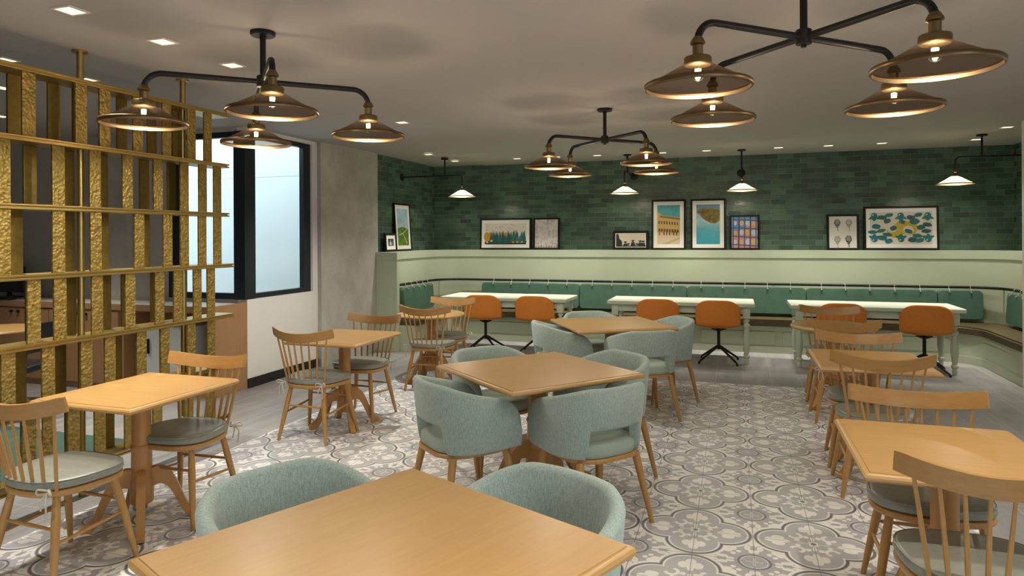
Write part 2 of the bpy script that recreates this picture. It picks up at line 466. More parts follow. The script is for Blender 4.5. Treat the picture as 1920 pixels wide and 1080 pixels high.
# ------------------------------------------------------------------ downlights
def downlight(power=DOWN_W, cone=84):
    t = thing('downlight', '', 'ceiling light', (0, 0, CEIL))
    b = BM()
    for lo, hi in (((-.062, -.062), (.062, -.05)), ((-.062, .05), (.062, .062)), ((-.062, -.05), (-.05, .05)), ((.05, -.05), (.062, .05))):
        box(b, (*lo, -.006), (*hi, .004))
    obj('trim', b, M['downtrim'], t, 0)
    b = BM(); box(b, (-.05, -.05, -.003), (.05, .05, .004)); obj('lens', b, M['lens'], t, 0)
    light('downlight_beam', 'SPOT', (0, 0, -.012), power, WARM, t, spot_size=math.radians(cone), spot_blend=.8, shadow_soft_size=.04)
    return t
DL = [(-3.18, 2.56, 'square recessed downlight at the upper left, nearest to the camera'),
      (-3.18, 3.14, 'square recessed downlight second in the row beside the brass divider'),
      (-3.18, 3.72, 'square recessed downlight left of the black canopy of the left chandelier'),
      (-4.5, 3.16, 'square recessed downlight behind the brass divider at the left picture edge'),
      (-4.5, 3.75, 'square recessed downlight just right of the nearer brass ceiling post'),
      (-5.35, 3.74, 'faint square recessed downlight farthest left behind the brass divider'),
      (-3.17, 6.13, 'lone recessed downlight on the ceiling before the concrete column'),
      (-4.05, 8.62, 'recessed downlight just left of the hanger of the left wall lamp'),
      (-4.04, 9.54, 'recessed downlight just right of the hanger of the left wall lamp'),
      (-3.05, 9.54, 'back row downlight above the forest print with birds'),
      (-2.45, 9.55, 'back row downlight partly behind the left shade of the middle chandelier'),
      (-1.86, 9.57, 'back row downlight under the hub of the middle chandelier'),
      (-0.95, 9.58, 'back row downlight right of the second wall lamp hanger'),
      (-0.36, 9.56, 'back row downlight left of the hanger of the third wall lamp'),
      (0.55, 9.57, 'back row downlight right of the hanger of the third wall lamp'),
      (1.15, 9.58, 'back row downlight above the microphone sketch print'),
      (1.76, 9.56, 'back row downlight above the lemon leaf print'),
      (2.79, 9.59, 'back row downlight beside the hanger of the right wall lamp'),
      (2.79, 8.61, 'faint recessed downlight at the far right picture edge')]
d0 = downlight(DOWN_W * .6); df = downlight(DOWN_W, 100); dn = downlight(DOWN_W * .3, 100); dw = downlight(DOWN_W * 1.5, 135); dd = downlight(DOWN_W * 1.3); used_dim = False; db = downlight(DOWN_W * 1.0, 74); used_back = False
first = True
for x, y, lab in DL:
    if first: d0.location = (x, y, CEIL); d0['label'] = lab; d0['group'] = 'recessed downlights'; first = False
    elif x < -3.84 and y < 5.9:
        if not used_dim: dd.location = (x, y, CEIL + .012); dd['label'] = lab; dd['group'] = 'recessed downlights'; used_dim = True
        else: dup(dd, (x, y, CEIL + .012), 0, lab, 'recessed downlights')
    elif y > 6 and y < 8: dw.location = (x, y, CEIL); dw['label'] = lab; dw['group'] = 'recessed downlights'
    elif y > 8:
        if not used_back: db.location = (x, y, CEIL); db['label'] = lab; db['group'] = 'recessed downlights'; used_back = True
        else: dup(db, (x, y, CEIL), 0, lab, 'recessed downlights')
    else: dup(d0, (x, y, CEIL), 0, lab, 'recessed downlights')
for k, (x, y) in enumerate(((-3.18, .6), (-3.18, 1.98), (-1.1, .4), (-.85, 1.25), (.9, .4), (.78, 1.9), (2.2, 3.0), (2.2, 5.2), (-1.1, -1.6), (1.2, -1.6), (-3.2, -1.6))):  # unseen downlights added to brighten the furniture from the camera side
    lab = 'added recessed fill downlight outside the picture'
    if k == 0: df.location = (x, y, CEIL); df['label'] = lab; df['group'] = 'added downlights outside the picture'
    elif k == 3: dn.location = (x, y, CEIL); dn['label'] = lab; dn['group'] = 'added downlights outside the picture'
    else: dup(df, (x, y, CEIL), 0, lab, 'added downlights outside the picture')
for x, y in ((-6.6, 2.6), (-6.6, 4.6)):  # two more downlights added to light the area behind the divider
    dup(dd, (x, y, CEIL + .012), 0, 'added recessed fill downlight outside the picture', 'added downlights outside the picture')

# ------------------------------------------------------------------ brass room divider
SX = -3.82
SY0, SY1 = 2.2, 4.31
t = thing('room_divider', 'tall hammered brass room divider of staggered slats between shelves', 'room divider', (SX, 0, 0))
zs = [.204, .59, .976, 1.366, 1.76, 2.139, 2.53]
for i, z in enumerate(zs):
    b = BM()
    e = SY1 + (.07 if i in (2, 3) else .02)
    for dz in (-.015, .004): box(b, (-.085, SY0, z + dz), (.085, e, z + dz + .011), .0015)
    box(b, (-.075, SY0, z - .006), (.075, e - .01, z + .006))
    obj('shelf', b, M['shelf_brass'], t, 0)
front = {5: [2.33, 2.52, 2.724, 3.044, 3.206, 3.454, 3.694, 3.92, 4.081], 4: [2.33, 2.582, 2.897, 3.136, 3.372, 3.617, 3.851, 4.028, 4.178],
         3: [2.33, 2.582, 2.897, 3.14, 3.462, 3.699, 3.851, 4.022, 4.178], 2: [2.33, 2.52, 2.748, 2.904, 3.147, 3.388, 3.626, 3.788, 3.971, 4.107],
         1: [2.33, 2.604, 2.831, 3.072, 3.236, 3.475, 3.671, 3.91, 4.107], 0: [2.33, 2.52, 2.718, 2.834, 2.986, 3.162, 3.38, 3.604, 3.885, 4.107]}
back = {5: [2.4, 2.743, 2.98, 3.141, 3.458, 3.703, 3.925], 4: [2.4, 2.833, 3.071, 3.308, 3.636, 3.876], 3: [2.4, 2.75, 3.071, 3.312, 3.639],
        2: [2.4, 2.843, 3.082, 3.328, 3.486, 3.725], 1: [2.4, 2.766, 3.011, 3.177, 3.409, 3.804], 0: [2.4, 2.812, 3.081, 3.348, 3.645]}
for row in range(6):
    for lst, x0, x1, mm in ((front[row], .060, .074, 'hammered'), (back[row], -.080, -.066, 'flat_brass')):
        for y in lst:
            b = BM(); box(b, (x0, y, zs[row] + .015), (x1, y + .077, zs[row + 1] - .015), .002)
            obj('slat', b, M[mm], t, 0)
for y in (3.135, 3.95, 2.32):
    b = BM(); tube(b, [(0, y, 0), (0, y, CEIL + .006)], .02, 16)
    p = obj('post', b, M['shelf_brass'], t)
    b = BM(); lathe(b, [(.045, CEIL - .012), (.045, CEIL + .004)], 20, (0, y, 0)); obj('flange', b, M['shelf_brass'], p)

# ------------------------------------------------------------------ counter and things behind the divider
t = thing('counter', 'long wood veneer counter with pale top behind the brass divider', 'counter', (-4.9, 5.9, 0))
b = BM(); box(b, (-4.1, -.5, 0), (-1.1, -.08, .87), .003); box(b, (-1.1, -.48, 0), (.02, -.08, .06)); box(b, (-1.1, -.10, .06), (.02, -.08, .87)); obj('body', b, M['cab_wood'], t, 0)
b = BM(); box(b, (.0, -.52, 0), (.03, -.005, .905), .002); obj('end_panel', b, M['cab_wood'], t, 0)
b = BM(); box(b, (-4.15, -.52, .87), (.0, -.08, .90), .003); obj('countertop', b, M['cab_top'], t, 0)
b = BM(); box(b, (-4.15, -.53, .84), (.0, -.52, .905), .002); obj('edge_strip', b, M['cab_wood'], t, 0)
for i in range(6):
    x = -4.08 + i * .49
    b = BM(); box(b, (x, -.52, .07), (x + .475, -.5, .83), .002); d = obj('door', b, M['cab_wood'], t, 0)
    b = BM(); lathe(b, [(.014, 0), (.016, .012), (.012, .025), (0, .026)], 12); 
    bmesh.ops.rotate(b, verts=b.verts, matrix=Matrix.Rotation(PI / 2, 3, 'X'))
    bmesh.ops.translate(b, verts=b.verts, vec=(x + (.43 if i % 2 == 0 else .045), -.52, .79)); obj('knob', b, M['black'], d)
t = thing('mini_fridge', 'small white fridge under the counter end, glimpsed through the divider', 'fridge', (-5.45, 5.6, .065))
b = BM(); box(b, (-.24, -.2, 0), (.24, .2, .62), .01); obj('body', b, M['appliance'], t, 0)
b = BM(); box(b, (-.235, -.225, .01), (.235, -.2, .61), .006); d = obj('door', b, M['appliance'], t, 0)
b = BM(); box(b, (-.2, -.245, .35), (-.18, -.225, .5), .004); obj('handle', b, M['black'], d, 0)
t = thing('monitor', 'black monitor standing on the counter at the far left', 'monitor', (-8.0, 5.66, .905))
b = BM(); box(b, (-.24, -.015, .06), (.24, .015, .36), .006); obj('panel', b, M['screen_device'], t, 0)
b = BM(); box(b, (-.03, -.01, .01), (.03, .01, .08)); box(b, (-.12, -.08, 0), (.12, .08, .012), .003); obj('stand', b, M['black'], t, 0)
b = BM(); box(b, (-.28, -.2, -.0), (.28, -.12, .03), .006); bmesh.ops.translate(b, verts=b.verts, vec=(-7.95, 5.62, .905))
tag(obj('keyboard', b, M['screen_device'], None, 0), 'dark keyboard in front of the monitor on the counter', 'keyboard')
b = BM(); box(b, (-7.2, 2.5, .001), (-4.45, 4.1, .01), .003); tag(obj('rug', b, M['rug'], None, 0), 'teal rug on the floor behind the brass divider', 'rug')

# ------------------------------------------------------------------ banquette
def fpath(ol, ob, orr, r, y0=8.45, n=10, y1=8.252):
    """U path inside the tiled niche; ol/ob/orr offsets from the left, back and right tiles"""
    xl, yb, xr = TILE_L + ol, TILE_Y - ob, TILE_R - orr
    p = [(xl, y0)]
    for k in range(n + 1):
        a = PI - PI / 2 * k / n; p.append((xl + r + r * math.cos(a), yb - r + r * math.sin(a)))
    for k in range(1, 12): p.append((xl + r + (xr - xl - 2 * r) * k / 12, yb))
    for k in range(n + 1):
        a = PI / 2 - PI / 2 * k / n; p.append((xr - r + r * math.cos(a), yb - r + r * math.sin(a)))
    p.append((xr, y1)); return p
def swept(bm, A, B, z0, z1):
    n = len(A)
    V = [[bm.verts.new((*p, z)) for p in P] for P, z in ((A, z0), (A, z1), (B, z1), (B, z0))]
    for i in range(n - 1):
        for k in range(4):
            P, Q = V[k], V[(k + 1) % 4]
            bm.faces.new((P[i], P[i + 1], Q[i + 1], Q[i]))
    for i in (0, n - 1): bm.faces.new([V[k][i] for k in range(4)])
wallp = fpath(.004, .004, .004, .02)
def off(o, r): return fpath(o, o, o, r)
PAN = off(.13, .42)
b = BM(); swept(b, wallp, PAN, 0, 1.262); 
t = tag(obj('wainscot', b, M['sage']), 'sage green panelled wainscot behind the corner banquette', 'panelling')
b = BM(); swept(b, wallp, off(.145, .41), 1.262, 1.372); obj('ledge', b, M['sage'], t); WAIN = t
b = BM()
box(b, (-4.742, 8.37, 0), (-4.42, 8.448, 1.262), .003); box(b, (-4.745, 8.362, 1.262), (-4.412, 8.455, 1.372), .004)
for x in (-4.70, -4.46): pass
obj('end_cap', b, M['sage'], t, 0)
b = BM()
SEATF = fpath(.60, .63, .622, .40); BASEF = fpath(.565, .60, .595, .40)
swept(b, off(.132, .42), BASEF, 0, .36)
swept(b, BASEF, fpath(.58, .615, .61, .39), 0, .09); swept(b, BASEF, fpath(.575, .61, .605, .39), .30, .36)
for k in range(5, 0): pass
t = thing('banquette', 'sage banquette with olive leather seat around three sides of the niche', 'bench', (0, 0, 0))
obj('base', b, M['sage'], t)
b = BM(); 
for x in (-3.6, -2.55, -1.5, -.45, .6, 1.65): box(b, (x, TILE_Y - .61, .12), (x + .95, TILE_Y - .602, .285), .003)
obj('base_panel', b, M['sage'], t, 0)
b = BM(); swept(b, off(.135, .42), SEATF, .362, .452)
bmesh.ops.bevel(b, geom=[e for e in b.edges if abs(e.verts[0].co.z - .452) < 1e-4 and abs(e.verts[1].co.z - .452) < 1e-4 and len(e.link_faces) == 2 and any(abs(f.normal.z) < .5 for f in e.link_faces)], offset=.02, segments=3, affect='EDGES')
obj('seat_pad', b, M['leather'], t)
RAIL_Z = .90
RP = off(.21, .40)
b = BM(); tube(b, [(x, y, RAIL_Z) for x, y in RP], .0175, 12); RAIL = obj('rail', b, M['black'], WAIN)
for i in (5, 13, 16, 19, 22, 29):
    x, y = RP[i]; px, py = PAN[i]
    b = BM(); tube(b, [(x, y, RAIL_Z), (px, py, RAIL_Z)], .007, 8); obj('bracket', b, M['black'], RAIL)

def back_cushion(name, w, label, loc, rz, nst, h=.37):
    t = thing(name, label, 'cushion', loc, rz, 'green leather back cushions')
    b = BM(); L = []
    for yy, s in ((-.055, .90), (-.05, .97), (-.02, 1.0), (.02, 1.0), (.045, .97), (.05, .9)):
        bulge = 0
        L.append([(x, yy + .0, z + h / 2) for x, z, _ in rrect(w - .006 - (1 - s) * .12, h - (1 - s) * .12, .05, 0)])
    loft(b, L)
    bmesh.ops.rotate(b, verts=b.verts, cent=(0, 0, 0), matrix=Matrix.Rotation(-.06, 3, 'X'))
    obj('pad', b, M['green_leather'], t)
    for k in range(nst):
        x = (k + .5) / nst * w * .94 - w * .47
        b = BM(); ph = [2 * PI * j / 10 for j in range(11)]
        tube(b, [(x, .022 + .021 * math.cos(a), RAIL_Z - loc[2] + .021 * math.sin(a)) for a in ph], .006, 6, False)
        tube(b, [(x, -.002, RAIL_Z - loc[2] - .015), (x, -.035, RAIL_Z - loc[2] - .055)], .006, 6)
        s = obj('strap', b, M['strap'], t)
        b = BM(); lathe(b, [(0, -.012), (.011, -.008), (.013, 0), (.011, .008), (0, .012)], 10, (x, -.045, RAIL_Z - loc[2] - .062)); obj('buckle', b, M['strap'], s)
    return t
BY = TILE_Y - .232
for x0, x1, n, lab in ((-3.82, -2.24, 5, 'green leather back cushion behind the leftmost white table'),
                       (-2.24, -.66, 5, 'green leather back cushion between the left and middle white tables'),
                       (-.66, .92, 5, 'green leather back cushion behind the right half of the middle white table'),
                       (.92, 2.49, 5, 'green leather back cushion behind the right white table'),
                       (2.49, 3.0, 2, 'short green leather back cushion next to the right corner')):
    back_cushion('back_cushion', x1 - x0, lab, ((x0 + x1) / 2, BY, .49), 0, n)
back_cushion('back_cushion', 1.0, 'dark green leather back cushion leaning on the left side of the niche', (TILE_L + .232, 9.19, .49), PI / 2, 5)
back_cushion('back_cushion', .62, 'green leather back cushion cut off by the right picture edge', (TILE_R - .232, 9.45, .49), -PI / 2, 3)

# ------------------------------------------------------------------ white dining tables
def white_table(w=1.80, d=.72):
    t = thing('dining_table', '', 'table')
    b = BM(); L = [rrect(w, d, .012, z, i) for z, i in ((.705, .004), (.709, 0), (.744, 0), (.75, .005))]
    loft(b, L); obj('tabletop', b, M['white_paint'], t)
    b = BM()
    box(b, (-w / 2 + .11, -d / 2 + .065, .615), (w / 2 - .11, -d / 2 + .09, .705)); box(b, (-w / 2 + .11, d / 2 - .09, .615), (w / 2 - .11, d / 2 - .065, .705))
    box(b, (-w / 2 + .065, -d / 2 + .11, .615), (-w / 2 + .09, d / 2 - .11, .705)); box(b, (w / 2 - .09, -d / 2 + .11, .615), (w / 2 - .065, d / 2 - .11, .705))
    obj('apron', b, M['white_paint'], t, 0)
    for sx in (-1, 1):
        for sy in (-1, 1):
            b = BM(); x, y = sx * (w / 2 - .095), sy * (d / 2 - .095)
            box(b, (x - .042, y - .042, .565), (x + .042, y + .042, .705), .003)
            lathe(b, [(.030, .565), (.024, .552), (.036, .54), (.036, .53), (.024, .52), (.023, .505), (.037, .49), (.041, .475), (.036, .455), (.028, .445),
                      (.033, .40), (.041, .33), (.042, .27), (.036, .20), (.026, .135), (.022, .12), (.034, .11), (.037, .095), (.033, .08), (.022, .07), (.026, .05), (.026, .03), (.020, 0)], 18, (x, y, 0))
            obj('leg', b, M['white_paint'], t)
    return t
wt = white_table(); TYC = 9.06
wt.location = (-3.02, TYC, 0); tag(wt, 'pale painted table with turned legs, leftmost of three along the banquette', 'table', 'pale painted tables')
dup(wt, (-.675, TYC, 0), 0, 'pale painted table with turned legs, middle one along the banquette')
dup(wt, (1.53, TYC - .02, 0), 0, 'pale painted table with turned legs, rightmost one along the banquette')

# ------------------------------------------------------------------ orange swivel chairs
def swivel_chair():
    t = thing('swivel_chair', '', 'chair')
    prof = [(.25, .452, .19), (.22, .458, .215), (.12, .442, .24), (0, .432, .252), (-.10, .430, .258), (-.17, .440, .262), (-.225, .47, .268), (-.25, .53, .275), (-.27, .60, .275), (-.285, .67, .272), (-.297, .73, .262), (-.303, .765, .252), (-.306, .795, .240)]
    b = BM(); G = []
    for i, (y, z, w) in enumerate(prof):
        row = []
        back = min(max((i - 4) / 3, 0), 1)
        for k in range(13):
            u = -1 + 2 * k / 12
            yy = y + back * .085 * abs(u) ** 2.2; zz = z + (1 - back) * .045 * abs(u) ** 3 - (.06 * abs(u) ** 5 if i > 9 else 0) * (i - 9) / 3
            row.append(b.verts.new((u * w, yy, zz)))
        G.append(row)
    for A, B in zip(G, G[1:]):
        for k in range(12): b.faces.new((A[k], A[k + 1], B[k + 1], B[k]))
    o = obj('shell', b, M['orange'], t, 80)
    m = o.modifiers.new('thick', 'SOLIDIFY'); m.thickness = .03; m.offset = -1
    m = o.modifiers.new('sub', 'SUBSURF'); m.levels = 1; m.render_levels = 2
    b = BM(); tube(b, [(0, -.0, .425), (0, 0, .16)], .019, 14); lathe(b, [(.09, .412), (.05, .392), (.02, .385)], 16); obj('column', b, M['black'], t)
    for k in range(4):
        a = PI / 4 + k * PI / 2; c, s = math.cos(a), math.sin(a)
        b = BM(); tube(b, [(.0, 0, .195), (.03 * c, .03 * s, .19), (.30 * c, .30 * s, .035), (.315 * c, .315 * s, .02)], [.017, .017, .012, .011], 8)
        lg = obj('leg', b, M['black'], t)
        b = BM(); lathe(b, [(.012, 0), (.014, .008), (.012, .024)], 10, (.315 * c, .315 * s, 0)); obj('foot', b, M['black'], lg)
    return t
sc = swivel_chair()
SW = [(-3.31, 8.875, .12, .45, 'orange swivel chair at the leftmost pale table, nearest the left corner'),
      (-2.56, 8.875, .08, .5, 'orange swivel chair at the right end of the leftmost pale table'),
      (-.94, 8.875, .05, .2, 'orange swivel chair at the middle pale table, partly hidden by sage chairs'),
      (-.20, 8.875, -.02, .0, 'orange swivel chair at the middle pale table with black star base in full view'),
      (1.17, 8.875, 0, .2, 'orange swivel chair mostly hidden behind the spindle chairs on the right'),
      (2.06, 8.875, -.12, .2, 'orange swivel chair at the right end of the rightmost pale table')]
for i, (x, y, rz, rb, lab) in enumerate(SW):
    if i == 0: sc.location = (x, y, 0); sc.rotation_euler = (0, 0, rz); tag(sc, lab, 'chair', 'orange swivel chairs')
    else: dup(sc, (x, y, 0), rz, lab)

# ------------------------------------------------------------------ pedestal tables
def pedestal_table(name, shape, w, d, big=False, rot_feet=PI / 4):
    t = thing(name, '', 'table')
    b = BM()
    pr = [(.03, .716), (.008, .719), (0, .727), (0, .735), (.005, .743), (.012, .7465), (.0195, .7465), (.021, .75)]
    if shape == 'round': L = [ring(w / 2 - i, z, 64) for i, z in pr]
    else: L = [rrect(w, d, .008, z, i, 3) for i, z in pr]
    loft(b, L); obj('tabletop', b, M['tabletop'], t, 25)
    k = 1.25 if big else 1.0
    b = BM()
    lathe(b, [(.10 * k, .715), (.10 * k, .70), (.049 * k, .69), (.049 * k, .60), (.049 * k, .445), (.054 * k, .440), (.057 * k, .43), (.054 * k, .42), (.052 * k, .415), (.053 * k, .33), (.054 * k, .26), (.059 * k, .252), (.060 * k, .24), (.060 * k, .13), (.055 * k, .12)], 28)
    obj('column', b, M['table_wood'], t)
    top = [(.03, .30), (.09, .312), (.15, .29), (.20, .23), (.24, .15), (.275, .08), (.315, .042), (.345, .03), (.35, .008)]
    bot = [(.335, .0), (.295, .0), (.26, .022), (.225, .075), (.19, .14), (.15, .195), (.10, .215), (.03, .19)]
    poly = [(p.x, p.y) for p in spline([(x, y, 0) for x, y in top], 4)] + [(p.x, p.y) for p in spline([(x, y, 0) for x, y in bot], 4)]
    r = 1.15 if big else .84
    for q in range(4):
        a = rot_feet + q * PI / 2; c, s = math.cos(a), math.sin(a)
        b = BM(); prism(b, poly, lambda x, y, e: (x * r * c - e * s, x * r * s + e * c, y), .042 if not big else .05)
        obj('leg', b, M['table_wood'], t, 50)
    return t
rt = pedestal_table('bistro_table', 'rect', .68, .77)
rt.location = (-3.13, 2.93, 0); tag(rt, 'rectangular wooden bistro table standing beside the brass divider', 'table', 'rectangular bistro tables')
dup(rt, (-3.13, 4.99, 0), 0, 'rectangular wooden bistro table before the white wall and concrete column')
dup(rt, (.765, 3.01, 0), 0, 'rectangular wooden bistro table nearest on the right, chair back overlapping its top')
dup(rt, (.845, 5.04, 0), 0, 'rectangular wooden bistro table on the right between two spindle chairs, second from front')
ro = pedestal_table('round_table', 'round', .74, .74)
ro.location = (-3.17, 6.79, 0); tag(ro, 'round wooden table on the left near the banquette end', 'table', 'round wooden tables')
dup(ro, (.86, 6.88, 0), 0, 'round wooden table on the right before the rightmost pale table')
dup(ro, (-6.55, 4.5, 0), 0, 'round wooden table behind the brass divider')
sq = pedestal_table('square_table', 'rect', .95, .95, True, 0)
SQ = [(-.88, 1.60, math.radians(20.6 + 45), 'square wooden table in the foreground, cut off by the lower picture edge'),
      (-1.185, 4.10, math.radians(4.5 + 45), 'square wooden table in the middle with four sage chairs around'),
      (-1.13, 6.47, math.radians(-14.5 + 45), 'square wooden table farthest back among the sage armchairs')]
for i, (x, y, a, lab) in enumerate(SQ):
    if i == 0: sq.location = (x, y, 0); sq.rotation_euler = (0, 0, a); tag(sq, lab, 'table', 'square wooden tables')
    else: dup(sq, (x, y, 0), a, lab)

# ------------------------------------------------------------------ spindle chairs (facing +y)
def seat_loop(s, z, n=40):
    P = []
    for k in range(n):
        a = 2 * PI * k / n; c, q = math.cos(a), math.sin(a)
        e = 2 / 2.7
        x = .228 * math.copysign(abs(c) ** e, c); y = .215 * math.copysign(abs(q) ** e, q)
        x *= 1 + .10 * y / .215
        P.append((x * s, y * s + .005, z))
    return P
def spindle_chair():
    t = thing('spindle_chair', '', 'chair')
    b = BM(); loft(b, [seat_loop(s, z) for s, z in ((.93, .412), (.985, .42), (1.0, .43), (.985, .442), (.95, .446))]); obj('seat', b, M['chair_wood'], t)
    b = BM(); loft(b, [seat_loop(s, z) for s, z in ((.92, .447), (.985, .452), (1.005, .466), (1.0, .478), (.975, .487), (.93, .492), (.75, .497), (.4, .5), (.05, .501))])
    cu = obj('cushion', b, M['vinyl'], t)
    b = BM(); tube(b, [Vector(p) for p in seat_loop(.985, .486)] + [Vector(seat_loop(.985, .486)[0])], .0035, 6, False); obj('piping', b, M['vinyl'], cu)
    for sx in (-1, 1):
        b = BM(); x, y = sx * .178, -.185
        tube(b, spline([(x, y, .455), (x + sx * .03, y - .03, .475), (x + sx * .045, y - .03, .455), (x, y - .012, .45)], 4), .005, 6)
        tube(b, spline([(x, y, .455), (x - sx * .03, y - .035, .47), (x - sx * .04, y - .03, .445), (x, y - .012, .45)], 4), .005, 6)
        tube(b, spline([(x, y - .015, .452), (x + sx * .02, y - .035, .42), (x + sx * .015, y - .03, .35)], 4), .004, 6)
        tube(b, spline([(x, y - .015, .452), (x - sx * .012, y - .035, .42), (x - sx * .02, y - .03, .375)], 4), .004, 6)
        obj('tie', b, M['tie'], cu)
    LEG = {}
    for sx in (-1, 1):
        for nm, top, bot in (('f', (sx * .165, .135, .415), (sx * .235, .205, 0)), ('r', (sx * .148, -.135, .415), (sx * .218, -.205, 0))):
            T, B = Vector(top), Vector(bot)
            b = BM(); tube(b, [T.lerp(B, k) for k in (0, .3, .65, 1)], [.016, .0195, .0165, .0115], 12); obj('leg', b, M['chair_wood'], t)
            LEG[sx, nm] = lambda z, T=T, B=B: T.lerp(B, (T.z - z) / (T.z - B.z))
    for A, Bq in ((LEG[-1, 'f'](.24), LEG[-1, 'r'](.21)), (LEG[1, 'f'](.24), LEG[1, 'r'](.21)), (LEG[-1, 'f'](.30), LEG[1, 'f'](.30)), (LEG[-1, 'r'](.27), LEG[1, 'r'](.27))):
        b = BM(); tube(b, [A, A.lerp(Bq, .5), Bq], [.007, .0095, .007], 8); obj('stretcher', b, M['chair_wood'], t)
    def combp(u, z):   # u -1..1 along the comb; reclined, ends curling forward
        fwd = .085 * u * u
        return Vector((u * .276, -.262 + fwd - (z - .80) * .28, z + fwd * .46))
    b = BM(); L = []
    for k in range(25):
        u = -1 + 2 * k / 24
        n = Vector((-.62 * u, 1.0, .075)).normalized() * .0105
        hh = .036 if abs(u) < .97 else .034
        a0, a1 = combp(u, .778), combp(u, .778 + 2 * hh)
        L.append([a0 - n, a0 + n, a0.lerp(a1, .5) + n * 1.05, a1 + n * .85, a1 - n * .85, a0.lerp(a1, .5) - n * 1.05])
    loft(b, L); obj('top_rail', b, M['comb_wood'], t, 40)
    for k in range(8):
        u = -1 + 2 * k / 7
        top = combp(u * .82, .785); bt = Vector((u * .165, -.192 + .045 * u * u, .43))
        b = BM(); tube(b, [bt, bt.lerp(top, .35), top], [.0075, .0088, .0062], 8); obj('spindle', b, M['chair_wood'], t)
    return t
ch = spindle_chair()
CH = [(-3.035, 3.14, PI + .04, 'spindle back chair on the far side of the bistro table beside the brass divider'),
      (-3.07, 2.42, -.05, 'spindle back chair at the left picture edge with its back to the camera'),
      (-3.17, 4.66, -.03, 'spindle back chair in the middle left, back to the camera, loose cushion ties hanging'),
      (-3.15, 5.31, PI - .05, 'spindle back chair before the concrete column with bluish lit cushion'),
      (-3.03, 6.50, .06, 'spindle back chair in front of the left round table, its back to the camera'),
      (-3.11, 7.08, PI + .03, 'spindle back chair behind the left round table beside an orange chair'),
      (.775, 3.31, PI - .02, 'spindle back chair tucked under the far side of the nearest right table'),
      (.765, 2.66, 0, 'spindle back chair in the lower right corner with its back to the camera'),
      (.83, 4.69, -.03, 'spindle back chair second from front on the right, curved rail facing the camera'),
      (.84, 5.25, PI - .02, 'spindle back chair behind the second right table, facing the camera'),
      (.86, 6.40, -.02, 'spindle back chair in front of the right round table'),
      (.88, 7.18, PI - .03, 'spindle back chair farthest back on the right, behind the round table')]
for i, (x, y, rz, lab) in enumerate(CH):
    if i == 0: ch.location = (x, y, 0); ch.rotation_euler = (0, 0, rz); tag(ch, lab, 'chair', 'wooden spindle back chairs')
    else: dup(ch, (x, y, 0), rz, lab)

# ------------------------------------------------------------------ sage tub armchairs (facing +y)
def tub_chair():
    t = thing('tub_armchair', '', 'armchair')
    n = 72; b = BM(); rings = []
    for i in range(n + 1):
        s = -1 + 2 * i / n                      # -1 left arm front .. 0 rear .. +1 right arm front
        a = abs(s); sg = 1 if s >= 0 else -1
        # plan: half ellipse behind y=0 and straight arms in front
        if a < .66:
            th = a / .66 * PI / 2; e = .82
            x = .288 * math.sin(th) ** e; y = -.255 * math.cos(th) ** e + .0
            nx, ny = math.sin(th), -math.cos(th)
        else:
            q = (a - .66) / .34
            x = .288 - .022 * q ** 1.5; y = .235 * q; nx, ny = 1.0, .08 * q
        l = math.hypot(nx, ny); nx /= l; ny /= l
        k = max((a - .22) / .78, 0) ** 1.25
        qf = max(0, (a - .84) / .16); zt = .782 - .135 * k - .13 * (1 - math.sqrt(max(0, 1 - qf * qf)))
        c = min(max((a - .225) / .04, 0), 1); c = c * c * (3 - 2 * c)
        zb = .555 - .155 * c
        th_ = .052 - .01 * max(0, (a - .85) / .15)
        lean = .036                                          # flare outwards towards the top
        loop = []
        for f, z, inn in ((0, zb + .006, .004), (0, zb + .022, 0), (.4, zb + (zt - zb) * .45, 0), (.85, zt - .02, 0.0), (.93, zt - .004, .012), (.95, zt, .026), (.93, zt - .004, .040), (.85, zt - .02, th_), (.4, zb + (zt - zb) * .45, th_), (0, zb + .022, th_), (0, zb + .006, th_ - .004), (0, zb, .026)):
            hz = (z - .40) / .375
            o = lean * hz - inn - .016
            loop.append(((x + nx * o) * sg, y + ny * o, z))
        if sg < 0: pass
        rings.append(loop)
    loft(b, rings)
    obj('shell', b, M['tweed'], t, 60)
    b = BM()
    def sl(s, z):
        P = []
        for x, y, _ in rrect(.455, .45, .16, 0, 0, 8): P.append((x * s, (y - .005) * s, z))
        return P
    loft(b, [sl(s, z) for s, z in ((.93, .40), (.97, .41), (.98, .44), (.97, .462), (.92, .476), (.7, .483), (.05, .486))]); obj('seat', b, M['pad'], t, 60)
    b = BM(); loft(b, [sl(s, z) for s, z in ((.96, .380), (1.02, .383), (1.02, .398), (1.0, .404))]); obj('frame', b, M['chair_wood'], t)
    for sx in (-1, 1):
        for sy in (-1, 1):
            T, B = Vector((sx * .19, sy * .165, .385)), Vector((sx * .25, sy * .235, 0))
            b = BM(); tube(b, [T, T.lerp(B, .1), B], [.023, .0225, .0125], 14); obj('leg', b, M['chair_wood'], t)
    return t
tc = tub_chair()
def facing(px, py, qx, qy): return math.atan2(qy - py, qx - px) - PI / 2
def around(ti, ang, dist, lab, drz=0, first=False, side=0):
    x0, y0, a, _ = SQ[ti]
    d = a + ang
    x, y = x0 + dist * math.cos(d) - side * math.sin(d), y0 + dist * math.sin(d) + side * math.cos(d)
    rz = d + PI - PI / 2 + drz
    if first: tc.location = (x, y, 0); tc.rotation_euler = (0, 0, rz); tag(tc, lab, 'armchair', 'sage tub armchairs'); return tc
    return dup(tc, (x, y, 0), rz, lab)
G = 'sage tub armchairs'
Q = PI / 2
